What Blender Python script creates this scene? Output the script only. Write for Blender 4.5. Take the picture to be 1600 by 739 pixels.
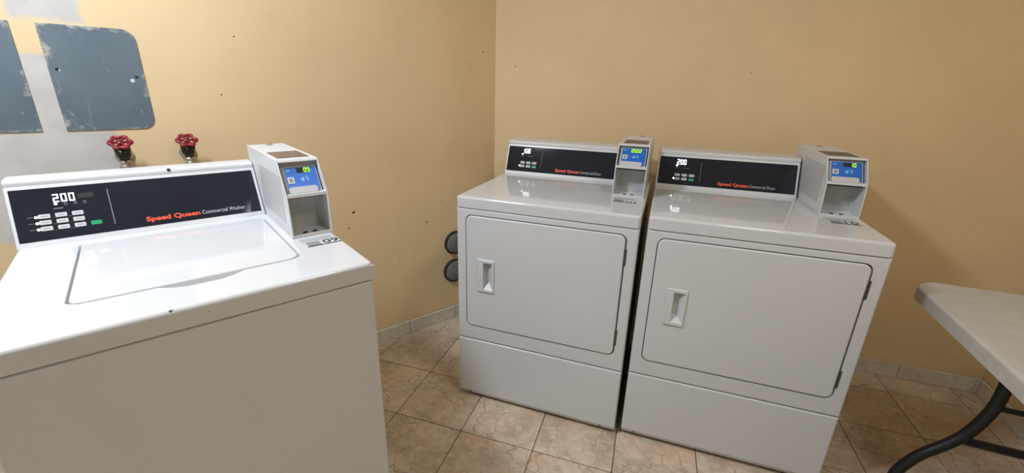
import bpy, math, random
from mathutils import Matrix, Vector

for o in list(bpy.data.objects):
    bpy.data.objects.remove(o)
random.seed(7)
SC = bpy.context.scene
COL = SC.collection

# ------------------------------------------------------------------ camera
F_PX, YAW, PITCH, ROLL, CAM_H = 673.5, -0.3198, -0.3332, 0.0262, 1.3114
def cam_matrix():
    r0 = Vector((math.cos(YAW), -math.sin(YAW), 0)); f0 = Vector((math.sin(YAW), math.cos(YAW), 0)); z = Vector((0, 0, 1))
    f = f0 * math.cos(PITCH) + z * math.sin(PITCH)
    u = -f0 * math.sin(PITCH) + z * math.cos(PITCH)
    r = r0 * math.cos(ROLL) + u * math.sin(ROLL)
    u = -r0 * math.sin(ROLL) + u * math.cos(ROLL)
    return Matrix(((r.x, u.x, -f.x, 0), (r.y, u.y, -f.y, 0), (r.z, u.z, -f.z, CAM_H), (0, 0, 0, 1)))
cd = bpy.data.cameras.new('camera'); cam = bpy.data.objects.new('camera', cd); COL.objects.link(cam)
cd.sensor_width = 36.0; cd.lens = F_PX / 1600 * 36.0; cd.clip_start = 0.02
cam.matrix_world = cam_matrix(); SC.camera = cam

# ------------------------------------------------------------------ world, exposure, lamps' light
w = bpy.data.worlds.new('world'); SC.world = w; w.use_nodes = True
w.node_tree.nodes['Background'].inputs[0].default_value = (0.9, 0.95, 1, 1)
w.node_tree.nodes['Background'].inputs[1].default_value = 0.0
SC.view_settings.view_transform = 'Standard'; SC.view_settings.look = 'None'
SC.view_settings.gamma = 1.0; SC.view_settings.use_curve_mapping = False
SC.view_settings.exposure = 0.58
CEIL = 2.65
LAMPS = [  # x, y, watts, colour, label
    (0.68, 0.47, 6.5, (1.0, 0.97, 0.92), 'round white ceiling lamp above the folding table'),
    (-1.28, 0.16, 29.0, (0.86, 0.95, 1.08), 'round white ceiling lamp above the washer'),
]
for (x, y, p, c, lb) in LAMPS:
    ld = bpy.data.lights.new('ceiling_lamp_light_offscreen', 'AREA'); ld.shape = 'DISK'; ld.size = 0.36; ld.energy = p; ld.color = c
    lo = bpy.data.objects.new('ceiling_lamp_light_offscreen', ld); COL.objects.link(lo); lo.location = (x, y, CEIL - 0.085)

# ------------------------------------------------------------------ node helpers
def s2l(c):
    return tuple(((v / 255) / 12.92 if v / 255 <= 0.04045 else ((v / 255 + 0.055) / 1.055) ** 2.4) for v in c)
class NT:
    def __init__(s, name):
        s.m = bpy.data.materials.new(name); s.m.use_nodes = True; s.t = s.m.node_tree
        s.b = s.t.nodes['Principled BSDF']; s.co = None
    def n(s, typ, **kw):
        nd = s.t.nodes.new(typ)
        for k, v in kw.items(): setattr(nd, k, v)
        return nd
    def put(s, sock, v):
        if isinstance(v, bpy.types.NodeSocket): s.t.links.new(v, sock)
        elif isinstance(v, (tuple, list)) and len(v) == 3 and sock.type == 'RGBA': sock.default_value = (*v, 1)
        else: sock.default_value = v
    def coord(s):
        if not s.co: s.co = s.n('ShaderNodeTexCoord').outputs['Object']
        return s.co
    def xyz(s):
        sp = s.n('ShaderNodeSeparateXYZ'); s.put(sp.inputs[0], s.coord()); return sp.outputs
    def math(s, op, a, b=0.0, c=0.0, clamp=False):
        nd = s.n('ShaderNodeMath', operation=op, use_clamp=clamp)
        for i, v in enumerate((a, b, c)): s.put(nd.inputs[i], v)
        return nd.outputs[0]
    def noise(s, scale, detail=3, rough=0.5, vec=None, dist=0.0):
        nd = s.n('ShaderNodeTexNoise'); s.put(nd.inputs['Vector'], vec if vec is not None else s.coord())
        nd.inputs['Scale'].default_value = scale; nd.inputs['Detail'].default_value = detail
        nd.inputs['Roughness'].default_value = rough; nd.inputs['Distortion'].default_value = dist
        return nd.outputs['Fac']
    def ramp(s, v, lo, hi):
        nd = s.n('ShaderNodeMapRange'); nd.clamp = True; nd.interpolation_type = 'SMOOTHSTEP'
        s.put(nd.inputs[0], v); nd.inputs[1].default_value = lo; nd.inputs[2].default_value = hi
        return nd.outputs[0]
    def mix(s, f, a, b):
        nd = s.n('ShaderNodeMix', data_type='RGBA'); s.put(nd.inputs[0], f); s.put(nd.inputs[6], a); s.put(nd.inputs[7], b)
        return nd.outputs[2]
    def scalevec(s, v):
        nd = s.n('ShaderNodeVectorMath', operation='MULTIPLY'); s.put(nd.inputs[0], s.coord()); nd.inputs[1].default_value = v
        return nd.outputs[0]
    def bump(s, h, strength, dist=0.002):
        nd = s.n('ShaderNodeBump'); nd.inputs['Strength'].default_value = strength; nd.inputs['Distance'].default_value = dist
        s.put(nd.inputs['Height'], h); s.t.links.new(nd.outputs[0], s.b.inputs['Normal'])
    def spot(s, p, r):
        nd = s.n('ShaderNodeVectorMath', operation='DISTANCE'); s.put(nd.inputs[0], s.coord()); nd.inputs[1].default_value = p
        return s.ramp(nd.outputs['Value'], r, r * 0.5)
def mat(name, col, rough=0.5, metal=0.0, spec=0.5, emit=0.0, coat=0.0, var=0.0, vscale=8.0):
    k = NT(name); b = k.b
    k.put(b.inputs['Base Color'], col); b.inputs['Roughness'].default_value = rough; b.inputs['Metallic'].default_value = metal
    b.inputs['Specular IOR Level'].default_value = spec; b.inputs['Coat Weight'].default_value = coat
    n = k.noise(vscale, 4)
    if emit:
        k.put(b.inputs['Emission Color'], col); b.inputs['Emission Strength'].default_value = emit
    else:
        v = var or 0.04
        k.put(b.inputs['Base Color'], k.mix(k.ramp(n, 0.3, 0.7), tuple(c * (1 - v) for c in col), tuple(min(1, c * (1 + v)) for c in col)))
    return k.m

# ------------------------------------------------------------------ materials
WALLC = (0.80, 0.61, 0.36)
def wall_mat(name, patches=False, specks=()):
    k = NT(name)
    big = k.ramp(k.noise(1.6, 4, 0.6), 0.3, 0.7); fine = k.noise(9, 5, 0.65)
    c = k.mix(big, tuple(v * 0.95 for v in WALLC), tuple(v * 1.04 for v in WALLC))
    c = k.mix(k.math('MULTIPLY', k.ramp(fine, 0.56, 0.75), 0.35), c, tuple(v * 0.87 for v in WALLC))
    if patches:
        X, Y, Z = k.xyz()
        nz = k.math('MULTIPLY', k.math('SUBTRACT', k.noise(22, 4, 0.6), 0.5), 0.045)
        def box(cx, hx, cz, hz, soft=0.012):
            dx = k.math('SUBTRACT', k.math('ABSOLUTE', k.math('SUBTRACT', X, cx)), hx)
            dz = k.math('SUBTRACT', k.math('ABSOLUTE', k.math('SUBTRACT', Z, cz)), hz)
            return k.ramp(k.math('ADD', k.math('MAXIMUM', dx, dz), nz), soft, -soft)
        m = k.math('MAXIMUM', box(1.95, 0.36, 0.98, 0.168), box(1.728, 0.10, 1.24, 0.13, 0.008))
        m = k.math('MAXIMUM', m, box(1.675, 0.075, 1.55, 0.085))
        prim = k.mix(k.ramp(k.noise(14, 5), 0.35, 0.7), (0.55, 0.525, 0.49), (0.61, 0.585, 0.55))
        c = k.mix(m, c, prim)
    for (px, py, pz, r) in specks:
        c = k.mix(k.spot((px, py, pz), r), c, (0.06, 0.035, 0.02))
    k.put(k.b.inputs['Base Color'], c); k.b.inputs['Roughness'].default_value = 0.55; k.b.inputs['Specular IOR Level'].default_value = 0.3
    k.bump(k.noise(160, 3, 0.6), 0.25, 0.0012)
    return k.m
def tile_mat(name, dark=1.0):
    k = NT(name)
    oi = k.n('ShaderNodeObjectInfo')
    off = k.n('ShaderNodeVectorMath', operation='MULTIPLY_ADD')
    cmb = k.n('ShaderNodeCombineXYZ')
    for i, f in enumerate((37.0, 91.0, 13.0)): k.put(cmb.inputs[i], k.math('MULTIPLY', oi.outputs['Random'], f))
    k.put(off.inputs[0], k.coord()); off.inputs[1].default_value = (1, 1, 1); k.put(off.inputs[2], cmb.outputs[0])
    v = off.outputs[0]
    a = k.noise(5.5, 5, 0.6, v, 0.6); b = k.noise(9.0, 4, 0.6, v, 1.2); d = k.noise(34, 5, 0.7, v)
    D = lambda c: tuple(min(0.9, x * dark * 1.5) for x in c)
    c = k.mix(k.ramp(a, 0.34, 0.66), D((0.30, 0.235, 0.165)), D((0.44, 0.365, 0.27)))
    c = k.mix(k.math('MULTIPLY', k.ramp(b, 0.52, 0.68), 0.55), c, D((0.45, 0.275, 0.18)))
    c = k.mix(k.math('MULTIPLY', k.ramp(b, 0.46, 0.32), 0.5), c, D((0.34, 0.32, 0.235)))
    c = k.mix(k.math('MULTIPLY', k.ramp(d, 0.45, 0.68), 0.6), c, D((0.50, 0.43, 0.33)))
    crack = k.n('ShaderNodeTexVoronoi', feature='DISTANCE_TO_EDGE')
    wv = k.n('ShaderNodeVectorMath', operation='MULTIPLY_ADD')
    nv = k.n('ShaderNodeTexNoise'); k.put(nv.inputs['Vector'], v); nv.inputs['Scale'].default_value = 9
    k.put(wv.inputs[0], nv.outputs['Color']); wv.inputs[1].default_value = (0.16, 0.16, 0.16); k.put(wv.inputs[2], v)
    k.put(crack.inputs['Vector'], wv.outputs[0]); crack.inputs['Scale'].default_value = 11
    ln = k.math('MULTIPLY', k.ramp(crack.outputs['Distance'], 0.035, 0.0), k.ramp(k.noise(6, 2, 0.5, v), 0.40, 0.58))
    c = k.mix(k.math('MULTIPLY', ln, 0.6), c, D((0.17, 0.12, 0.085)))
    k.put(k.b.inputs['Base Color'], c); k.b.inputs['Roughness'].default_value = 0.42; k.b.inputs['Specular IOR Level'].default_value = 0.35
    k.bump(k.math('ADD', k.math('MULTIPLY', ln, -0.6), k.math('MULTIPLY', a, 0.5)), 0.5, 0.002)
    return k.m
def plate_mat():
    k = NT('plate_paint')
    st = k.noise(7, 5, 0.7, k.scalevec((5, 1, 1.3)), 0.8); st2 = k.noise(16, 5, 0.7, k.scalevec((1, 1, 2.2)), 1.0)
    c = k.mix(k.ramp(k.noise(4, 3), 0.3, 0.7), s2l((92, 106, 116)), s2l((108, 122, 130)))
    c = k.mix(k.math('MULTIPLY', k.ramp(st, 0.58, 0.80), 0.55), c, s2l((190, 200, 202)))
    c = k.mix(k.math('MULTIPLY', k.ramp(st2, 0.66, 0.78), 0.6), c, s2l((205, 208, 205)))
    X, Y, Z = k.xyz()     # x from the plate's middle, z from its lower edge
    dx = k.math('SUBTRACT', 0.111, k.math('ABSOLUTE', X)); dz = k.math('SUBTRACT', 0.1545, k.math('ABSOLUTE', k.math('SUBTRACT', Z, 0.1545)))
    ed = k.math('MINIMUM', dx, dz); wn = k.math('MULTIPLY', k.ramp(k.noise(11, 4, 0.65), 0.42, 0.66), 0.024)
    c = k.mix(k.math('MULTIPLY', k.ramp(k.math('SUBTRACT', ed, wn), 0.002, -0.014), k.ramp(k.noise(60, 4, 0.7), 0.3, 0.6)), c, s2l((178, 178, 168)))
    k.put(k.b.inputs['Base Color'], c); k.b.inputs['Roughness'].default_value = 0.5
    return k.m
def enamel(name, col, chips=(), rough=0.3, peel=0.06):
    k = NT(name)
    c = k.mix(k.ramp(k.noise(5, 3), 0.3, 0.7), tuple(v * 0.985 for v in col), col)
    for (p, r) in chips: c = k.mix(k.spot(p, r), c, (0.05, 0.05, 0.06))
    k.put(k.b.inputs['Base Color'], c); k.b.inputs['Roughness'].default_value = rough; k.b.inputs['Specular IOR Level'].default_value = 0.5
    k.bump(k.noise(420, 2, 0.5), peel, 0.0006)
    return k.m
def mesh_mat():
    k = NT('lint_mesh')
    f = k.noise(160, 3, 0.7)
    k.put(k.b.inputs['Base Color'], k.mix(k.ramp(f, 0.35, 0.65), (0.13, 0.125, 0.12), (0.30, 0.29, 0.275))); k.b.inputs['Roughness'].default_value = 0.9
    k.bump(f, 0.8, 0.003); return k.m
def sticker_mat():
    k = NT('brown_sticker')
    f = k.noise(90, 4, 0.7, k.scalevec((1, 3.5, 1)))
    k.put(k.b.inputs['Base Color'], k.mix(k.ramp(f, 0.42, 0.62), (0.10, 0.065, 0.045), (0.30, 0.22, 0.17))); k.b.inputs['Roughness'].default_value = 0.6
    return k.m

M = {
 'wall': wall_mat('tan_wall_paint', specks=[(-0.776, 2.3235, 1.415, 0.004), (-0.45, 2.3235, 1.55, 0.003), (0.35, 2.3235, 1.40, 0.003)]),
 'wall_left': wall_mat('patched_tan_wall_paint', True, [(1.202, 0, 1.46, .0035), (1.273, 0, 1.259, .0035), (0.835, 0, 0.737, .007), (0.829, 0, 0.739, .005), (0.863, 0, 0.664, .005), (0.082, 0, 1.482, .005), (0.45, 0, 0.62, .006), (0.62, 0, 0.45, .004), (0.36, 0, 0.72, .004)]),
 'front_paint': mat('pale_wall_paint', (0.50, 0.52, 0.55), 0.6),
 'ceil': mat('ceiling_paint', (0.70, 0.69, 0.67), 0.8),
 'tile': tile_mat('slate_look_tile'), 'base_tile': tile_mat('baseboard_tile', 1.0),
 'grout': mat('grout', (0.105, 0.08, 0.06), 0.9, var=0.2, vscale=30),
 'base': None,
 'white': enamel('white_enamel', (0.64, 0.645, 0.65)),
 'white_chip': enamel('chipped_white_enamel', (0.64, 0.645, 0.65), [((0.262, 0.003, 0.905), 0.0035), ((0.266, 0.002, 0.907), 0.003), ((0.318, -0.001, 0.886), 0.002)], 0.10, 0.01),
 'white_top': enamel('glossy_white_enamel', (0.64, 0.645, 0.65), (), 0.07, 0.01),
 'plastic': mat('white_plastic', (0.64, 0.645, 0.65), 0.35),
 'meter': mat('white_powder_coat', (0.64, 0.645, 0.65), 0.4, var=0.02),
 'meter_side': mat('grey_white_panel', (0.50, 0.50, 0.495), 0.45),
 'panel': mat('black_gloss_panel', (0.015, 0.017, 0.025), 0.05, spec=0.4, var=0.1),
 'steel_plate': mat('dull_steel', (0.50, 0.49, 0.46), 0.5, 0.0, var=0.12, vscale=18),
 'black': mat('black_rubber', (0.012, 0.012, 0.012), 0.7),
 'leg': mat('black_leg_paint', (0.012, 0.011, 0.010), 0.42),
 'dark': mat('dark_grey_plastic', (0.05, 0.05, 0.05), 0.5),
 'bezel': mat('grey_bezel', (0.36, 0.37, 0.39), 0.4), 'lip': mat('light_grey_lip', (0.50, 0.50, 0.52), 0.35),
 'blue': mat('blue_reader_face', (0.012, 0.13, 0.52), 0.3, var=0.08), 'ltblue': mat('pale_blue_print', (0.22, 0.48, 0.80), 0.4),
 'dkblue': mat('dark_blue_print', (0.01, 0.05, 0.25), 0.4), 'qr': mat('white_print', (0.66, 0.68, 0.70), 0.5), 'greyprint': mat('grey_print', (0.26, 0.27, 0.28), 0.5),
 'ink': mat('black_ink', (0.02, 0.02, 0.022), 0.5), 'faint': mat('faint_grey_ink', (0.40, 0.40, 0.40), 0.6),
 'red_ink': mat('orange_red_lettering', (0.83, 0.085, 0.025), 0.5), 'white_ink': mat('pale_grey_lettering', (0.50, 0.52, 0.55), 0.5),
 'dim_ink': mat('dim_grey_lettering', (0.13, 0.14, 0.16), 0.5),
 'button': mat('light_grey_button', (0.55, 0.55, 0.54), 0.45), 'green': mat('green_button', (0.01, 0.30, 0.13), 0.4),
 'led': mat('white_display_light', (0.85, 0.90, 1.0), emit=2.6), 'lime': mat('lime_display_light', (0.40, 1.0, 0.05), emit=1.15),
 'redwheel': mat('red_handwheel_paint', (0.23, 0.011, 0.017), 0.35, var=0.3, vscale=60), 'bronze': mat('dark_bronze', (0.055, 0.045, 0.038), 0.45, 0.6, var=0.4, vscale=70),
 'nickel': mat('worn_nickel', (0.50, 0.46, 0.40), 0.35, 0.8, var=0.25, vscale=60), 'hose': mat('pale_hose', (0.62, 0.62, 0.60), 0.5),
 'chrome': mat('chrome', (0.6, 0.6, 0.6), 0.2, 1.0),
 'plate': plate_mat(), 'mesh': mesh_mat(), 'sticker': sticker_mat(),
 'table': mat('off_white_table_plastic', (0.50, 0.485, 0.45), 0.5, var=0.05, vscale=25),
 'lampglow': mat('lamp_diffuser', (1.0, 0.97, 0.92), emit=3.0), 'lampbase': mat('lamp_base', (0.7, 0.7, 0.7), 0.4),
}
def baseboard_mat():
    k = NT('baseboard_tile_glaze')
    f = k.noise(55, 5, 0.7); g = k.noise(6, 3)
    c = k.mix(k.ramp(f, 0.35, 0.65), (0.62, 0.57, 0.48), (0.76, 0.71, 0.63))
    c = k.mix(k.math('MULTIPLY', k.ramp(g, 0.45, 0.7), 0.35), c, (0.52, 0.44, 0.34))
    k.put(k.b.inputs['Base Color'], c); k.b.inputs['Roughness'].default_value = 0.4; return k.m
M['base'] = baseboard_mat()

# ------------------------------------------------------------------ mesh helpers
I4 = Matrix.Identity(4)
def frame(o, u, v):
    u = Vector(u).normalized(); v = Vector(v).normalized(); n = u.cross(v)
    return Matrix(((u.x, v.x, n.x, o[0]), (u.y, v.y, n.y, o[1]), (u.z, v.z, n.z, o[2]), (0, 0, 0, 1)))
def FRONT(b=0): return frame((0, b, 0), (1, 0, 0), (0, 0, 1))     # u = across, v = up, w = towards the room
def TOP(z=0): return frame((0, 0, z), (1, 0, 0), (0, 1, 0))
def rr(u0, u1, v0, v1, r, n=5):
    r = max(1e-5, min(r, (u1 - u0) / 2 - 1e-6, (v1 - v0) / 2 - 1e-6)); out = []
    for (cx, cy, a0) in ((u1 - r, v0 + r, -90), (u1 - r, v1 - r, 0), (u0 + r, v1 - r, 90), (u0 + r, v0 + r, 180)):
        for i in range(n + 1):
            a = math.radians(a0 + 90 * i / n); out.append((cx + r * math.cos(a), cy + r * math.sin(a)))
    return out
class MB:
    def __init__(s): s.v = []; s.f = []; s.wn = False
    def loop(s, F, pts, w):
        i = len(s.v); s.v += [tuple(F @ Vector((p[0], p[1], w))) for p in pts]; return list(range(i, i + len(pts)))
    def band(s, a, b):
        n = len(a)
        for i in range(n): s.f.append((a[i], a[(i + 1) % n], b[(i + 1) % n], b[i]))
    def cap(s, a, flip=False): s.f.append(tuple(reversed(a)) if flip else tuple(a))
    def slab(s, F, u0, u1, v0, v1, w0, w1, r=0.002, bev=0.0, hole=None, n=5, seg=3):
        hr = hole[4] if hole else 0
        if bev > 0: s.wn = True
        bot = s.loop(F, rr(u0, u1, v0, v1, r, n), w0)
        prev = s.loop(F, rr(u0, u1, v0, v1, r, n), w1 - bev); s.band(bot, prev)
        if bev > 0:
            for i in range(1, seg + 1):
                a = math.pi / 2 * i / seg; d = bev * (1 - math.cos(a))
                nx = s.loop(F, rr(u0 + d, u1 - d, v0 + d, v1 - d, max(r - d, 2e-4), n), w1 - bev + bev * math.sin(a)); s.band(prev, nx); prev = nx
        if hole:
            hp = rr(*hole[:4], hr, n); ht = s.loop(F, hp, w1); hb = s.loop(F, hp, w0)
            s.band(prev, ht); s.band(ht, hb); s.band(hb, bot)
        else: s.cap(prev); s.cap(bot, True)
        return s
    def prism(s, F, poly, w0, w1, bev=0.0, seg=2):
        def inset(d):
            n = len(poly); out = []
            for i in range(n):
                p0, p1, p2 = Vector(poly[i - 1]), Vector(poly[i]), Vector(poly[(i + 1) % n])
                e1 = (p1 - p0).normalized(); e2 = (p2 - p1).normalized()
                n1 = Vector((-e1.y, e1.x)); n2 = Vector((-e2.y, e2.x)); m = n1 + n2
                out.append(tuple(p1 + m * (d / max(0.3, 0.5 * m.length_squared))))
            return out
        rings = []
        if bev > 0:
            s.wn = True
            for i in range(seg + 1):
                a = math.pi / 2 * i / seg; rings.append((bev * (1 - math.sin(a)), w0 + bev * (1 - math.cos(a))))
            rings += [(d, w0 + w1 - w) for d, w in reversed(rings)]
        else: rings = [(0, w0), (0, w1)]
        L = [s.loop(F, inset(d) if d else poly, w) for d, w in rings]
        for a, b in zip(L, L[1:]): s.band(a, b)
        s.cap(L[-1]); s.cap(L[0], True); return s
    def lathe(s, F, prof, n=24, closed=True):
        L = [s.loop(F, [(r * math.cos(2 * math.pi * i / n), r * math.sin(2 * math.pi * i / n)) for i in range(n)], h) for r, h in prof]
        for a, b in zip(L, L[1:]): s.band(a, b)
        if closed: s.cap(L[-1]); s.cap(L[0], True)
        return s
    def tube(s, pts, r, n=12, closed=False, caps=True):
        P = [Vector(p) for p in pts]; k = len(P); rings = []; up = None
        for i in range(k):
            t = (P[(i + 1) % k] - P[i - 1]) if closed else (P[min(i + 1, k - 1)] - P[max(i - 1, 0)])
            t.normalize()
            if up is None: up = t.orthogonal().normalized()
            up = (up - t * up.dot(t)).normalized(); sd = t.cross(up)
            rad = r[i] if isinstance(r, (list, tuple)) else r
            j = len(s.v)
            s.v += [tuple(P[i] + (up * math.cos(2 * math.pi * q / n) + sd * math.sin(2 * math.pi * q / n)) * rad) for q in range(n)]
            rings.append(list(range(j, j + n)))
        for a, b in zip(rings, rings[1:]): s.band(a, b)
        if closed: s.band(rings[-1], rings[0])
        elif caps: s.cap(rings[-1]); s.cap(rings[0], True)
        return s
    def build(s, name, m, parent=None, matrix=None, smooth=35):
        me = bpy.data.meshes.new(name); me.from_pydata(s.v, [], s.f); me.update()
        if smooth:
            me.polygons.foreach_set('use_smooth', [True] * len(me.polygons)); me.set_sharp_from_angle(angle=math.radians(smooth))
        me.materials.append(M[m] if isinstance(m, str) else m)
        o = link(name, me, parent, matrix)
        if s.wn and smooth:
            md = o.modifiers.new('face_weighted_normals', 'WEIGHTED_NORMAL'); md.keep_sharp = True
        return o
def link(name, me, parent=None, matrix=None):
    o = bpy.data.objects.new(name, me); COL.objects.link(o)
    if parent: o.parent = parent
    if matrix is not None: o.matrix_local = matrix
    return o
def curve(pts, n=8):
    P = [Vector(p) for p in pts]; P = [P[0] * 2 - P[1]] + P + [P[-1] * 2 - P[-2]]; out = []
    for i in range(1, len(P) - 2):
        for q in range(n):
            t = q / n; a, b, c, d = P[i - 1], P[i], P[i + 1], P[i + 2]
            out.append(0.5 * (2 * b + (c - a) * t + (2 * a - 5 * b + 4 * c - d) * t * t + (3 * b - a - 3 * c + d) * t ** 3))
    return out + [P[-2]]
def thing(name, label, cat, loc=(0, 0, 0), rz=0.0, group=None):
    o = bpy.data.objects.new(name, None); COL.objects.link(o); o.location = loc; o.rotation_euler = (0, 0, rz)
    o.empty_display_size = 0.1; return tag(o, label, cat, group)
def tag(o, label, cat, group=None):
    o['label'] = label; o['category'] = cat
    if group: o['group'] = group
    return o
def struct(o): o['kind'] = 'structure'; return o
def text(name, body, F, u0, u1, vbase, h, m, parent, bold=0.0):
    """flat lettering: body fitted between u0 and u1 on the baseline vbase, cap height h, in frame F"""
    cu = bpy.data.curves.new('text', 'FONT'); cu.body = body; cu.size = 1.0; cu.offset = bold; cu.resolution_u = 3; cu.fill_mode = 'FRONT'
    to = bpy.data.objects.new('text', cu); COL.objects.link(to); bpy.context.view_layer.update()
    me = bpy.data.meshes.new_from_object(to.evaluated_get(bpy.context.evaluated_depsgraph_get()))
    bpy.data.objects.remove(to)
    xs = [v.co.x for v in me.vertices]; x0, x1 = min(xs), max(xs); sx = (u1 - u0) / (x1 - x0); sy = h / 0.70
    for v in me.vertices: v.co = F @ Vector((u0 + (v.co.x - x0) * sx, vbase + v.co.y * sy, 0))
    me.materials.clear(); me.materials.append(M[m]); me.name = name
    return link(name, me, parent)
SEG = {'0': 'abcdef', '1': 'bc', '2': 'abged', '5': 'afgcd', '9': 'abcdfg', '8': 'abcdefg'}
def digits(name, body, F, u0, u1, v0, v1, m, parent, t=0.2):
    mb = MB(); n = len(body); cw = (u1 - u0) / n; g = cw * 0.14
    for i, ch in enumerate(body):
        x0, x1 = u0 + i * cw + g, u0 + (i + 1) * cw - g; y0, y1 = v0, v1; ym = (v0 + v1) / 2; k = (x1 - x0) * t
        box = {'a': (x0, x1, y1 - k, y1), 'd': (x0, x1, y0, y0 + k), 'g': (x0, x1, ym - k / 2, ym + k / 2), 'b': (x1 - k, x1, ym, y1), 'c': (x1 - k, x1, y0, ym), 'e': (x0, x0 + k, y0, ym), 'f': (x0, x0 + k, ym, y1)}
        for sgm in SEG[ch]: mb.slab(F, *box[sgm], 0, 0.0003, k * 0.3, n=2)
    return mb.build(name, m, parent)

# ------------------------------------------------------------------ the room
WD = Vector((0.51898, 0.85479, 0)); COR = Vector((-0.888, 2.3235, 0)); RX, BY, FY = 1.5704, 2.3235, -1.45
tl = (BY - FY) / WD.y; LF = COR - WD * tl
ROOM = [(COR.x, BY), (LF.x, FY), (RX, FY), (RX, BY)]          # counter-clockwise seen from above
LEFT = Matrix(((-WD.x, WD.y, 0, COR.x), (-WD.y, -WD.x, 0, COR.y), (0, 0, 1, 0), (0, 0, 0, 1)))   # x: along the wall from the corner, y: into the room
def quadwall(name, m, mx, L, H=CEIL, th=0.1):
    mb = MB(); mb.prism(frame((0, 0, 0), (1, 0, 0), (0, 0, 1)), [(0, 0), (L, 0), (L, H), (0, H)], 0, th)
    return struct(mb.build(name, m, None, mx, 0))
quadwall('wall_left', 'wall_left', LEFT, tl)
mb = MB(); mb.prism(frame((0, BY, 0), (1, 0, 0), (0, 0, 1)), [(COR.x - 0.1, 0), (RX + 0.1, 0), (RX + 0.1, CEIL), (COR.x - 0.1, CEIL)], -0.1, 0); struct(mb.build('wall_back', 'wall', smooth=0))
mb = MB(); mb.prism(frame((RX, 0, 0), (0, 1, 0), (0, 0, 1)), [(FY, 0), (BY, 0), (BY, CEIL), (FY, CEIL)], 0, 0.1); struct(mb.build('wall_right', 'wall', smooth=0))
mb = MB(); mb.prism(frame((0, FY, 0), (1, 0, 0), (0, 0, 1)), [(LF.x, 0), (RX, 0), (RX, CEIL), (LF.x, CEIL)], 0, 0.1); struct(mb.build('wall_front', 'front_paint', smooth=0))
mb = MB(); mb.prism(TOP(CEIL), ROOM, 0, 0.1); struct(mb.build('ceiling', 'ceil', smooth=0))
mb = MB(); mb.prism(TOP(0), ROOM, -0.1, -0.0025); floor = struct(mb.build('floor', 'grout', smooth=0))

def clip(poly, c, n):
    out = []
    for i in range(len(poly)):
        a, b = poly[i], poly[(i + 1) % len(poly)]
        da = (a[0] - c[0]) * n[0] + (a[1] - c[1]) * n[1]; db = (b[0] - c[0]) * n[0] + (b[1] - c[1]) * n[1]
        if da >= 0: out.append(a)
        if (da >= 0) != (db >= 0): t = da / (da - db); out.append((a[0] + (b[0] - a[0]) * t, a[1] + (b[1] - a[1]) * t))
    return out
TS, TX, TY, TA = 0.2981, -0.9085, 1.2507, 0.0118
cs, sn = math.cos(TA), math.sin(TA); g = 0.0016
full = MB().slab(I4, g, TS - g, g, TS - g, -0.008, 0, 0.002, 0.0012, n=1, seg=1)
full_me = None
for i in range(-9, 10):
    for j in range(-10, 5):
        sq = [(g, g), (TS - g, g), (TS - g, TS - g), (g, TS - g)]
        ox, oy = TX + (i * cs - j * sn) * TS, TY + (i * sn + j * cs) * TS
        wp = [(ox + u * cs - v * sn, oy + u * sn + v * cs) for u, v in sq]; cl = wp
        for q in range(4):
            a, b = ROOM[q], ROOM[(q + 1) % 4]
            cl = clip(cl, a, (-(b[1] - a[1]), b[0] - a[0]))
            if len(cl) < 3: break
        if len(cl) < 3: continue
        mx = Matrix.Translation((ox, oy, 0)) @ Matrix.Rotation(TA, 4, 'Z')
        if len(cl) == 4 and all(abs(p[0] - q[0]) + abs(p[1] - q[1]) < 1e-6 for p, q in zip(cl, wp)):
            if full_me is None: full_me = full.build('tile', 'tile', floor, mx).data
            else: link('tile', full_me, floor, mx)
        else:
            inv = mx.inverted(); lp = [tuple((inv @ Vector((p[0], p[1], 0)))[:2]) for p in cl]
            keep = [p for k, p in enumerate(lp) if (Vector(p) - Vector(lp[k - 1])).length > 1e-4]
            if len(keep) >= 3: MB().prism(TOP(0), keep, -0.008, 0).build('tile', 'tile', floor, mx, 0)

def baseboard(name, mx, L, start):
    """skirting of cut tiles: x along the wall, y into the room"""
    bb = struct(MB().slab(frame((0, 0.0045, 0), (1, 0, 0), (0, 0, 1)), 0.0, L, 0, 0.074, -0.0005, 0.004, 0.0005, n=1).build(name, 'grout', None, mx, 0))
    x = start
    while x < L:
        x0, x1 = max(x, 0.0) + 0.001, min(x + TS, L) - 0.001
        if x1 - x0 > 0.01:
            MB().slab(frame((0, 0, 0), (-1, 0, 0), (0, 0, 1)), -x1, -x0, 0.0005, 0.0764 + random.uniform(-0.0015, 0.0015), 0.004, 0.0125, 0.002, 0.003, n=2, seg=2).build('tile', 'base', bb)
        x += TS
baseboard('baseboard_left', LEFT, tl - 0.02, 0.587 - 2 * TS)
baseboard('baseboard_back', Matrix(((-1, 0, 0, RX), (0, -1, 0, BY), (0, 0, 1, 0), (0, 0, 0, 1))), RX - COR.x, 0.02 - TS)
baseboard('baseboard_right', Matrix(((0, -1, 0, RX), (1, 0, 0, FY), (0, 0, 1, 0), (0, 0, 0, 1))), BY - FY, -0.12)

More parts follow.
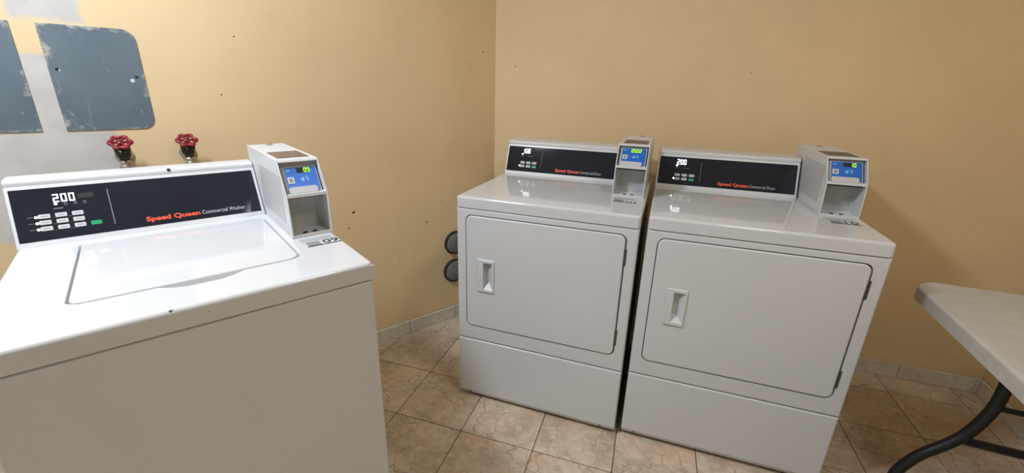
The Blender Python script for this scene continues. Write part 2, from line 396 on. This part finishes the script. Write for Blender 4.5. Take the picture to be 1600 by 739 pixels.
# ------------------------------------------------------------------ consoles and payment meters (shared by the machines)
def make_console(root, b0, z0, b1, z1, L, kind, show, bback):
    tilt = math.atan2(b1 - b0, z1 - z0); S = math.hypot(b1 - b0, z1 - z0)
    FP = frame((0, b0, z0), (1, 0, 0), (0, math.sin(tilt), math.cos(tilt)))       # on the sloped face
    def bz(s, n): p = FP @ Vector((0, s, n)); return (p.y, p.z)
    pt = S - 0.031
    front = [bz(0.0, 0), bz(pt + 0.006, 0), bz(pt + 0.009, -0.0025), bz(pt + 0.012, -0.001), bz(pt + 0.016, 0.002), bz(pt + 0.021, 0.0025), bz(pt + 0.026, 0.0005), bz(pt + 0.030, -0.005)]
    tz = bz(S, -0.005)[1]
    prof = [(bback, z0), (bback, tz)] + [(bz(S, 0)[0] + 0.018, tz)] + list(reversed(front))
    prof = list(reversed(prof))
    FA = frame((0, 0, 0), (0, 1, 0), (0, 0, 1))
    area = sum(prof[i - 1][0] * prof[i][1] - prof[i][0] * prof[i - 1][1] for i in range(len(prof)))
    if area < 0: prof.reverse()
    con = MB().prism(FA, prof, 0.0005, L, 0.004, 3).build('console', 'white', root, smooth=40)
    pb, pt2 = 0.0145, pt
    MB().slab(FP, 0.008, L - 0.009, pb, pt2, -0.002, 0.0008, 0.002, 0.0004, n=2, seg=1).build('control_panel', 'panel', con)
    Fs = FP @ Matrix.Translation((0, 0, 0.001)); W = kind == 'washer'
    dx = 0.187 if W else 0.178
    MB().slab(Fs, dx - 0.0008, dx + 0.0008, 0.034, pt2 - 0.018, 0, 0.0003, 0.0004, n=1).build('divider_line', 'greyprint' if W else 'dim_ink', con)
    text('lettering', 'Speed Queen', Fs, 0.252 if W else 0.250, 0.376 if W else 0.366, 0.0285 if W else 0.0275, 0.0125, 'red_ink', con, 0.036)
    text('lettering', 'Commercial Washer' if W else 'Commercial Dryer', Fs, 0.381 if W else 0.370, 0.492 if W else 0.466, 0.0285 if W else 0.0275, 0.0115, 'white_ink', con)
    digits('display_digits', show, Fs, 0.080 if W else 0.078, 0.124 if W else 0.118, 0.110 if W else 0.1035, 0.131 if W else 0.125, 'led', con, 0.24)
    def dot(u, v, r=0.0032): MB().lathe(Fs @ Matrix.Translation((u, v, 0)), [(r, 0), (r, 0.0006)], 12).build('indicator_light', 'led', con)
    def bar(u0, u1, v, h=0.0016, m='dim_ink'): MB().slab(Fs, u0, u1, v - h / 2, v + h / 2, 0, 0.0003, 0.0004, n=1).build('legend', m, con, smooth=0)
    def button(u, v, m='button'):
        b = MB().slab(Fs, u - 0.0108, u + 0.0108, v - 0.0055, v + 0.0055, 0, 0.0012, 0.002, 0.0005, n=3, seg=1).build('button', m, con)
        if m == 'button': MB().slab(Fs @ Matrix.Translation((0, 0, 0.0012)), u - 0.0065, u + 0.0065, v - 0.001, v + 0.001, 0, 0.0002, 0.0003, n=1).build('button_print', 'greyprint', con, smooth=0)
    if W:
        for v in (0.076, 0.060, 0.044):
            for u in (0.060, 0.0905, 0.121): button(u, v)
            dot(0.0455, v - 0.0005); bar(0.030, 0.040, v)
            bar(0.072, 0.079, v - 0.006, 0.0008); bar(0.102, 0.110, v - 0.006, 0.0008)
        button(0.152, 0.0445, 'green'); dot(0.085, 0.1055)
        for u in (0.103, 0.121, 0.139): bar(u - 0.004, u + 0.004, 0.1005, 0.0014); bar(u - 0.003, u + 0.003, 0.105, 0.003)
        bar(0.079, 0.097, 0.0935, 0.003); bar(0.128, 0.158, 0.121, 0.013, 'black')
        MB().lathe(FP @ Matrix.Translation((0.328, pt + 0.021, 0.0018)), [(0.0048, 0), (0.0048, 0.0014)], 20).build('plug', 'black', con)
    else:
        for u in (0.086, 0.115, 0.144): button(u, 0.0575)
        for u in (0.086, 0.115): button(u, 0.0405)
        button(0.144, 0.0395, 'green'); dot(0.0725, 0.042, 0.0036); dot(0.0805, 0.0985, 0.0036)
        for u in (0.082, 0.112, 0.126): bar(u - 0.004, u + 0.004, 0.089, 0.003)
    return con

def make_meter(root, a0, wd, z0, bf, bback, H, number, decal):
    a1 = a0 + wd; th = 0.0035
    FA = frame((0, 0, 0), (0, 1, 0), (0, 0, 1)); FT = TOP(z0)
    side = [(bf, z0), (bback, z0), (bback, z0 + H), (bf + 0.062, z0 + H), (bf + 0.008, z0 + 0.118), (bf + 0.001, z0 + 0.06)]
    mb = MB()
    mb.prism(FA, side, a0, a0 + th, 0.0008, 1); mb.prism(FA, side, a1 - th, a1, 0.0008, 1)
    bi = bf + 0.078
    mb.prism(FA, [(bi, z0), (bback - 0.001, z0), (bback - 0.001, z0 + H - 0.001), (bf + 0.0625, z0 + H - 0.001), (bf + 0.059, z0 + H - 0.006), (bi, z0 + H - 0.006)], a0 + th, a1 - th)
    mb.prism(FA, [(bf + 0.001, z0 + 0.0005), (bi, z0 + 0.0005), (bi, z0 + 0.006), (bf + 0.006, z0 + 0.004), (bf + 0.004, z0 + 0.009), (bf + 0.001, z0 + 0.009)], a0 + th, a1 - th)
    mb.prism(FA, [(bf + 0.007, z0 + 0.111), (bi, z0 + 0.111), (bi, z0 + 0.115), (bf + 0.010, z0 + 0.120), (bf + 0.008, z0 + 0.119)], a0 + th, a1 - th)
    met = mb.build('payment_meter', 'meter', root, smooth=30)
    MB().slab(FRONT(bi), a0 + 0.012, a1 - 0.010, z0 + 0.010, z0 + 0.106, -0.001, 0.0015, 0.001, n=1).build('back_plate', 'steel_plate', met)
    MB().lathe(FRONT(bi) @ Matrix.Translation((a0 + wd * 0.42, z0 + 0.096, 0.0015)), [(0.002, 0), (0.002, 0.002)], 10).build('screw', 'black', met)
    for fx in (0.38, 0.62):
        MB().slab(frame((0, 0, z0 + 0.0055), (1, 0, 0), (0, 1, 0)), a0 + wd * fx - 0.006, a0 + wd * fx + 0.006, bf + 0.024, bf + 0.032, -0.002, 0.0015, 0.003, n=3).build('slot', 'black', met)
    MB().slab(frame((a0, 0, 0), (0, -1, 0), (0, 0, 1)), -(bf + 0.295), -(bf + 0.045), z0 + 0.034, z0 + 0.166, -0.001, 0.0010, 0.002, 0.0005, n=2, seg=1).build('side_panel', 'meter_side', met)
    FTop = TOP(z0 + H)
    MB().slab(FTop, a0 + 0.013, a1 - 0.012, bf + 0.10, bf + 0.222, -0.0005, 0.0006, 0.001, n=1).build('sticker', 'sticker', met)
    lk = MB().lathe(FTop @ Matrix.Translation((a0 + wd * 0.55, bf + 0.40, -0.0005)), [(0.010, 0), (0.010, 0.003), (0.008, 0.0045)], 20).build('lock', 'chrome', met)
    # card reader on the sloped front
    d = Vector((0, 0.054, H - 0.118)).normalized()
    FR = frame((a0, bf + 0.012, z0 + 0.1185), (1, 0, 0), d); S = 0.094
    FRr = FR @ Matrix.Translation((0, 0, -0.010))
    k = wd / 0.107
    U = lambda x: x * k
    MB().slab(FRr, U(0.0075), wd - U(0.0075), 0.005, S - 0.008, -0.014, 0.0, 0.003, 0.002, n=3, seg=2).build('reader_bezel', 'bezel', met)
    MB().slab(FRr, th, wd - th, -0.001, S + 0.001, -0.018, -0.013, 0.001, n=1).build('reader_backing', 'black', met)
    Fs = FRr @ Matrix.Translation((0, 0, 0.0002))
    MB().slab(Fs, U(0.0155), U(0.0955), 0.012, 0.081, -0.001, 0.0006, 0.002, n=2).build('reader_face', 'blue', met)
    F2 = FRr @ Matrix.Translation((0, 0, 0.0010))
    MB().slab(FRr, U(0.0135), U(0.087), 0.002, 0.022, -0.002, 0.010, 0.007, 0.002, n=4, seg=2).build('reader_lip', 'lip', met)
    MB().slab(F2, U(0.0185), U(0.0345), 0.035, 0.053, 0, 0.0003, 0.001, n=1).build('blank_sticker', 'qr', met)
    MB().slab(F2 @ Matrix.Translation((0, 0, 0.0004)), U(0.0215), U(0.0315), 0.038, 0.050, 0, 0.0002, 0.001, n=1).build('sticker_print', 'greyprint', met)
    MB().slab(F2, U(0.046), U(0.080), 0.0635, 0.0785, 0, 0.0002, 0.001, n=1).build('display_window', 'black', met)
    n = len(number); F3 = F2 @ Matrix.Translation((0, 0, 0.0004))
    digits('reader_digits', number, F3, U(0.079 - 0.0085 * n) if n == 4 else U(0.0635), U(0.081), 0.0645, 0.0775, 'lime', met, 0.19)
    # contactless mark: a hand-shaped wedge and two arcs
    mb = MB(); mb.prism(F2, [(U(0.050), 0.0445), (U(0.058), 0.038), (U(0.060), 0.041), (U(0.060), 0.051), (U(0.057), 0.051)], 0, 0.0003)
    for r in (0.005, 0.009):
        arc = [(U(0.062) + r * math.cos(a), 0.045 + r * math.sin(a)) for a in [math.radians(x) for x in range(-40, 71, 22)]]
        arc2 = [(U(0.062) + (r + 0.002) * math.cos(a), 0.045 + (r + 0.002) * math.sin(a)) for a in [math.radians(x) for x in range(-40, 71, 22)]]
        mb.prism(F2, list(reversed(arc)) + arc2, 0, 0.0003)
    mb.build('contactless_mark', 'ltblue', met, smooth=0)
    for x in (0.028, 0.0355): MB().lathe(F2 @ Matrix.Translation((U(x), 0.0665, 0)), [(0.0017, 0), (0.0017, 0.0003)], 10).build('reader_dot', 'dkblue', met)
    for y in (0.074, 0.071): MB().slab(F2, U(0.019), U(0.030), y - 0.0008, y + 0.0008, 0, 0.0002, 0.0003, n=1).build('reader_print', 'ltblue', met, smooth=0)
    # printed label on the worktop before the meter
    FD = TOP(z0 + 0.0004); x0 = a0 + 0.014; bt = bf - 0.085
    for q in range(4): MB().slab(FD, x0 - 0.004, x0 + (0.085 if q % 2 else 0.078), bf - 0.018 - q * 0.008, bf - 0.016 - q * 0.008, 0, 0.0002, 0.0003, n=1).build('label_print', 'faint', met, smooth=0)
    rnd = random.Random(3)
    mb = MB()
    MB().slab(FD, x0 + 0.003, x0 + 0.036, bt + 0.007, bt + 0.036, 0, 0.0002, 0.001, n=1).build('label_block', 'greyprint', met, smooth=0)
    MB().slab(FD, x0, x0 + 0.042, bt - 0.001, bt + 0.0045, 0, 0.0002, 0.0005, n=1).build('label_bar', 'ink', met, smooth=0)
    MB().slab(FD, x0 + 0.0435, x0 + 0.086, bt - 0.001, bt + 0.0045, 0, 0.0002, 0.0005, n=1).build('label_bar', 'ink', met, smooth=0)
    if decal: text('label_number', decal, FD @ Matrix.Translation((0, 0, 0.0002)), x0 + 0.044, x0 + 0.084, bt + 0.010, 0.027, 'ink', met, 0.012)
    else:
        for q in range(3): MB().slab(FD, x0 + 0.050 + q * 0.014, x0 + 0.055 + q * 0.014, bt + 0.009, bt + 0.020, 0, 0.0002, 0.001, n=1).build('label_print', 'ink', met, smooth=0)
    return met
def feet(root, w, d, z):
    for x in (0.06, w - 0.06):
        for y in (0.07, d - 0.07): MB().lathe(Matrix.Translation((x, y, 0)), [(0.022, 0), (0.022, 0.008), (0.008, 0.010), (0.008, z + 0.004)], 14).build('foot', 'black', root)

# ------------------------------------------------------------------ washer
WW, WDp, WT, WZS = 0.651, 0.735, 0.9078, 0.8646
washer = thing('washing_machine', 'white top-loading washer with black control panel under the red valves', 'washer', (-0.9477, 0.2428, 0), 1.0314)
feet(washer, WW, WDp, 0.02)
MB().slab(TOP(0), 0.002, WW - 0.002, 0.003, WDp, 0.020, WZS - 0.0022, 0.012, 0.010).build('cabinet', 'white', washer)
LID = (0.114, 0.527, 0.135, 0.560, 0.030)
def sd_rr(x, y, r4):
    u0, u1, v0, v1, r = r4; qx = abs(x - (u0 + u1) / 2) - (u1 - u0) / 2 + r; qy = abs(y - (v0 + v1) / 2) - (v1 - v0) / 2 + r
    return math.hypot(max(qx, 0), max(qy, 0)) + min(max(qx, qy), 0) - r
def worktop_height(x, y):
    d = -sd_rr(x, y, (0, WW, 0, WDp, 0.014)); R = 0.009; h = 0.0
    if d < R: h -= R - math.sqrt(max(0, R * R - (R - max(d, 0)) ** 2))
    l = sd_rr(x, y, LID)
    if l < 0.002: h -= 0.016 * min(1, (0.002 - l) / 0.003)
    elif l < 0.009: h -= 0.0015 * ((0.009 - l) / 0.007) ** 2
    e = (x - 0.327) / 0.078
    if abs(e) < 1 and y < 0.14:
        edge = 0.135 - 0.034 * (1 - e * e) ** 0.8
        if y > edge: h = min(h, -0.011 * min(1, (y - edge) / 0.020) ** 0.8)
    return h
def worktop():
    xs = sorted(set([0, 0.0006, 0.002, 0.004, 0.0065, WW, WW - 0.0006, WW - 0.002, WW - 0.004, WW - 0.0065] + [0.009 + (WW - 0.018) * i / 190 for i in range(191)]))
    ys = sorted(set([0, 0.0006, 0.002, 0.004, 0.0065, WDp, WDp - 0.002] + [0.009 + (WDp - 0.018) * i / 215 for i in range(216)]))
    mb = MB(); nx, ny = len(xs), len(ys)
    for y in ys:
        for x in xs: mb.v.append((x, y, WT + worktop_height(x, y)))
    for j in range(ny - 1):
        for i in range(nx - 1): a = j * nx + i; mb.f.append((a, a + 1, a + nx + 1, a + nx))
    rim = [i for i in range(nx)] + [j * nx + nx - 1 for j in range(1, ny)] + [(ny - 1) * nx + i for i in range(nx - 2, -1, -1)] + [j * nx for j in range(ny - 2, 0, -1)]
    k = len(mb.v); mb.v += [(mb.v[i][0], mb.v[i][1], WZS) for i in rim]; low = list(range(k, k + len(rim)))
    mb.band(low, rim); mb.cap(low, True)
    return mb
worktop().build('worktop', 'white_chip', washer, smooth=50)
lid = MB().slab(TOP(0), LID[0] + 0.0028, LID[1] - 0.0028, LID[2] + 0.0025, LID[3] - 0.002, WT - 0.0155, WT + 0.0005, 0.027, 0.0035, n=8).build('lid', 'white_top', washer)
make_console(washer, 0.5763, WT, 0.6621, 1.0673, 0.543, 'washer', '200', 0.715)
make_meter(washer, 0.5445, 0.1065, WT, 0.276, 0.71, 0.2045, '09', '09')

# ------------------------------------------------------------------ dryers
DW, DD, DT, DZS, DTOE = 0.683, 0.70, 0.917, 0.8737, 0.3009
def make_dryer(label, loc, rz, show, number, decal, open_gap):
    root = thing('dryer', label, 'dryer', loc, rz, 'coin dryers along the wall')
    feet(root, DW, DD, 0.02)
    MB().slab(TOP(0), 0.002, DW - 0.002, 0.034, DD, 0.022, DZS - 0.004, 0.010).build('cabinet', 'white', root)
    hole = (0.037, 0.646, 0.364, 0.848, 0.026)
    MB().slab(FRONT(0.034), 0.0, DW, DTOE + 0.0012, DZS - 0.0022, 0, 0.034, 0.003, 0.007, hole=hole, n=6).build('front_panel', 'white', root)
    lp = MB().slab(FRONT(0.034), 0.0, DW, 0.032, DTOE - 0.0012, 0, 0.034, 0.003, 0.007, n=4).build('lower_panel', 'white', root)
    MB().prism(frame((0, 0, 0), (0, 1, 0), (0, 0, 1)), [(0.0035, 0.034), (0.012, 0.017), (0.04, 0.017), (0.04, 0.034)], 0.003, DW - 0.003, 0.001, 1).build('toe_strip', 'white', lp)
    sl = frame((0, 0.0078, 0.0255), (1, 0, 0), (0, -0.0085, 0.017))
    for x in (0.05, DW - 0.06): MB().lathe(sl @ Matrix.Translation((x, 0, -0.001)), [(0.0045, 0), (0.0045, 0.0018)], 12).build('screw', 'dark', lp)
    MB().slab(FRONT(0.034), 0.030, 0.653, 0.357, 0.855, 0.0005, 0.004, 0.03, n=6).build('gasket', 'black', root)
    g = 0.0042
    du0, du1, dv0, dv1 = hole[0] + g * 0.7, hole[1] - g, hole[2] + g, hole[3] - g
    hu0, hu1, hv0, hv1 = 0.089, 0.160, 0.532, 0.672
    pocket = (hu0 + 0.026, hu1 - 0.006, hv0 + 0.012, hv1 - 0.012, 0.004)
    door = MB().slab(FRONT(0.024), du0, du1, dv0, dv1, 0, 0.0265, 0.023, 0.005, hole=(pocket[0] - 0.002, pocket[1] + 0.002, pocket[2] - 0.002, pocket[3] + 0.002, 0.004), n=6).build('door', 'white', root)
    hb = MB(); FH = FRONT(-0.0025)
    hb.slab(FH, hu0, hu1, hv0, hv1, -0.001, 0.005, 0.006, 0.003, hole=(*pocket[:4], 0.003), n=6)
    u0, u1, v0, v1 = pocket[:4]; um = u0 + 0.016
    P = lambda u, v, w: tuple(FH @ Vector((u, v, w)))
    k = len(hb.v)
    hb.v += [P(u0, v0, 0.004), P(u1, v0, 0.004), P(u1, v1, 0.004), P(u0, v1, 0.004), P(u0, v0 + 0.02, -0.020), P(um, v0 + 0.024, -0.020), P(um, v1 - 0.014, -0.020), P(u0, v1 - 0.010, -0.020)]
    for f in ((4, 5, 6, 7), (0, 4, 7, 3), (0, 1, 5, 4), (1, 2, 6, 5), (2, 3, 7, 6)): hb.f.append(tuple(k + i for i in f))
    hb.build('handle', 'plastic', door, smooth=30)
    for (z0, z1) in ((0.733, 0.795), (0.412, 0.478)):
        MB().slab(FRONT(0), 0.6405, 0.6495, z0, z1, -0.005, 0.0022, 0.002, 0.001, n=2, seg=1).build('hinge', 'dark', door)
    wt = MB().slab(TOP(0), -0.0005, DW + 0.0005, -0.002, DD + 0.002, DZS, DT, 0.013, 0.010, n=6, seg=4).build('worktop', 'white_top', root)
    MB().slab(TOP(0), 0.012, DW - 0.012, 0.010, DD - 0.01, DZS - 0.006, DZS + 0.002, 0.01, n=3).build('seam_shade_core', 'black', root)  # black core standing in for the shade inside the worktop seam
    make_console(root, 0.5146, DT, 0.5764, 1.0713, 0.545, 'dryer', show, 0.69)
    make_meter(root, 0.5525, 0.1185, DT, 0.255, 0.70, 0.1965, number, decal)
    return root
make_dryer('white dryer with 150 on its display, standing next to the vent pipes', (-0.7093, 1.4535, 0), -0.0177, '150', '0502', None, 0)
make_dryer('white dryer with 200 on its display, standing next to the folding table', (-0.0025, 1.4563, 0), -0.009, '200', '10', '10', 0)

# ------------------------------------------------------------------ folding table
TW, TL, TH = 0.69, 1.83, 0.735
table = thing('folding_table', 'white plastic folding table with bent black metal legs', 'table', (0.8554, 1.6988, 0), -0.0632)
MB().slab(TOP(0), 0, TW, -TL, 0, TH - 0.044, TH, 0.085, 0.009, n=10, seg=4).build('tabletop', 'table', table)
def leg_set(yy):
    zz = TH - 0.05; cx = TW / 2
    for sgn in (-1, 1):
        def X(x): return x if sgn < 0 else TW - x
        pts = [(0.058, 0.0), (0.060, 0.055), (0.070, 0.115), (0.105, 0.190), (0.160, 0.260), (0.195, 0.320), (0.222, 0.410), (0.228, 0.500), (0.222, 0.60), (0.215, zz)]
        lg = MB().tube([(p.x, p.y, p.z) for p in curve([(X(a), yy, z) for a, z in pts], 6)], 0.0165, 14).build('leg', 'leg', table)
        MB().lathe(Matrix.Translation((X(0.058), yy, 0)), [(0.020, 0.0), (0.020, 0.02), (0.017, 0.024)], 16).build('foot_cap', 'black', lg)
    MB().tube([(0.225, yy + 0.0, 0.425), (TW - 0.225, yy, 0.425)], 0.009, 10).build('crossbar', 'leg', table)
    MB().tube([(0.172, yy, 0.285), (TW - 0.172, yy, 0.285)], 0.0135, 10).build('crossbar', 'leg', table)
    MB().tube([(0.19, yy, zz - 0.004), (TW - 0.19, yy, zz - 0.004)], 0.012, 10).build('hinge_bar', 'leg', table)
leg_set(-0.19); leg_set(-TL + 0.19)

# ------------------------------------------------------------------ things on the left wall
def wall_plate(label, t0, t1, z0, z1, round_right, holes):
    # outline in wall coordinates; square corners on the joint side, rounded on the other
    r = 0.034; e = 0.002
    def corner(cx, cz, a0, rad): return [(cx + rad * math.cos(math.radians(a0 + 90 * i / 8)), cz + rad * math.sin(math.radians(a0 + 90 * i / 8))) for i in range(9)]
    ra, rb = (r, e) if round_right else (e, r)          # ra: corners towards the room corner (small t)
    # in frame: u = -t so that w points into the room
    o = corner(-t0 - ra, z0 + ra, -90, ra) + corner(-t0 - ra, z1 - ra, 0, ra) + corner(-t1 + rb, z1 - rb, 90, rb) + corner(-t1 + rb, z0 + rb, 180, rb)
    Fp = frame((0, 0, 0), (-1, 0, 0), (0, 0, 1))
    root = thing('wall_plate', label, 'wall plate'); root.matrix_world = LEFT @ Matrix.Translation(((t0 + t1) / 2, 0, z0))
    inv = Matrix.Translation((-(t0 + t1) / 2, 0, -z0))
    MB().prism(inv @ Fp, o, -0.0005, 0.0030, 0.0008, 1).build('plate', 'plate', root)
    for (t, z, rr_, m) in holes: MB().lathe(inv @ Fp @ Matrix.Translation((-t, z, 0.0026)), [(rr_, 0), (rr_, 0.0008)], 14).build('screw_hole', m, root)
wall_plate('blue-grey metal wall plate with drilled holes above the red valves', 1.482, 1.704, 1.147, 1.456, True, [(1.685, 1.329, 0.0045, 'black'), (1.681, 1.327, 0.003, 'qr'), (1.515, 1.301, 0.006, 'qr'), (1.502, 1.312, 0.0045, 'black')])
wall_plate('scuffed blue-grey metal wall plate beyond the whitish plaster strip', 1.757, 1.98, 1.147, 1.456, False, [])

def valve(label, t, zc):
    root = thing('water_valve', label, 'valve', group=None); root.matrix_world = LEFT @ Matrix.Translation((t, 0, zc - 0.10))
    # local: x along the wall, y into the room, z up ; wheel centre at (0, .075, .105)
    ax = Vector((0.0, 0.60, 0.80)).normalized(); c = Vector((0, 0.075, 0.107))
    side = Vector((1, 0, 0)); Fw = frame(c, side, ax.cross(side)); 
    if (Fw.to_3x3() @ Vector((0, 0, 1))).dot(ax) < 0: Fw = frame(c, -side, ax.cross(side))
    rim = [tuple(Fw @ Vector(((0.0255 + 0.0032 * math.cos(6 * a)) * math.cos(a), (0.0255 + 0.0032 * math.cos(6 * a)) * math.sin(a), 0))) for a in [2 * math.pi * i / 48 for i in range(48)]]
    mb = MB().tube(rim, 0.0052, 8, closed=True)
    for q in range(6):
        a = math.pi / 3 * q; mb.tube([Fw @ Vector((0.006 * math.cos(a), 0.006 * math.sin(a), 0.001)), Fw @ Vector((0.026 * math.cos(a), 0.026 * math.sin(a), 0))], 0.0038, 6)
    mb.lathe(Fw @ Matrix.Translation((0, 0, -0.005)), [(0.009, 0), (0.009, 0.009), (0.007, 0.011)], 14)
    hw = mb.build('handwheel', 'redwheel', root, smooth=60)
    MB().lathe(Fw @ Matrix.Translation((0, 0, 0.0055)), [(0.005, 0), (0.005, 0.003)], 6).build('wheel_nut', 'bronze', hw)
    base = c - ax * 0.050
    Fb = Matrix.Translation(base - ax * 0.012) @ Fw.to_3x3().to_4x4()
    b = MB().lathe(Fb, [(0.010, 0), (0.019, 0.006), (0.020, 0.016), (0.016, 0.022), (0.0215, 0.023), (0.0215, 0.034), (0.014, 0.037), (0.013, 0.044), (0.006, 0.046), (0.006, 0.060)], 12)
    b.tube([base + Vector((0, -0.045, -0.012)), base + Vector((0, 0, -0.012))], 0.013, 12)
    b.tube([base + Vector((0, 0, 0)), base + Vector((0, 0.008, -0.022))], [0.016, 0.013], 12)
    b.build('valve_body', 'bronze', root, smooth=40)
    MB().lathe(frame((0, 0.0005, base.z - 0.012), (1, 0, 0), (0, 0, -1)) if False else frame((0, 0.001, base.z - 0.012), (-1, 0, 0), (0, 0, 1)), [(0.026, 0), (0.024, 0.004), (0.016, 0.006)], 20).build('wall_flange', 'nickel', root)
    nz = base + Vector((0, 0.010, -0.046))
    MB().lathe(Matrix.Translation(nz), [(0.012, 0), (0.0185, 0.001), (0.0185, 0.009), (0.0155, 0.011), (0.0155, 0.021), (0.011, 0.026)], 12).build('hose_nut', 'nickel', root, smooth=25)
    MB().tube(curve([nz + Vector((0, 0, 0.004)), nz + Vector((0, 0.002, -0.06)), nz + Vector((0, 0.02, -0.2)), nz + Vector((0.0, 0.05, -0.32))], 6), 0.0095, 10).build('hose', 'hose', root)
valve('red-wheeled water valve directly below the blue-grey plate', 1.584, 1.105)
valve('red-wheeled water valve between the other valve and the payment meter', 1.410, 1.103)

def vent(label, t, z, r):
    root = thing('vent_pipe', label, 'vent pipe', group=None); root.matrix_world = LEFT @ Matrix.Translation((t, 0, z - r))
    Fv = frame((0, 0, r), (-1, 0, 0), (0, 0, 1))
    MB().lathe(Fv, [(r - 0.006, 0.0), (r, 0.001), (r, 0.013), (r - 0.002, 0.016), (r - 0.005, 0.016), (r - 0.006, 0.010), (r - 0.006, 0.002)], 32, True).build('collar', 'black', root)
    MB().lathe(Fv, [(r - 0.0055, 0.004), (r - 0.006, 0.012), (r * 0.7, 0.018), (r * 0.25, 0.021)], 32, True).build('mesh_screen', 'mesh', root, smooth=80)
vent('upper of two round dark vent pipes on the wall beside the dryer', 0.280, 0.471, 0.067)
vent('lower of two round dark vent pipes on the wall beside the dryer', 0.288, 0.302, 0.069)

# ------------------------------------------------------------------ ceiling lamps (out of frame, they light the room)
for (x, y, p, c, lb) in LAMPS:
    t = thing('ceiling_lamp_offscreen', lb, 'lamp', (x, y, CEIL))
    Fd = frame((0, 0, 0), (1, 0, 0), (0, -1, 0))
    MB().lathe(Fd, [(0.215, 0), (0.215, 0.03), (0.20, 0.035)], 40).build('lamp_base', 'lampbase', t)
    MB().lathe(Fd, [(0.198, 0.033), (0.192, 0.055), (0.15, 0.072), (0.06, 0.079)], 40).build('diffuser_offscreen', 'lampglow', t, smooth=60)
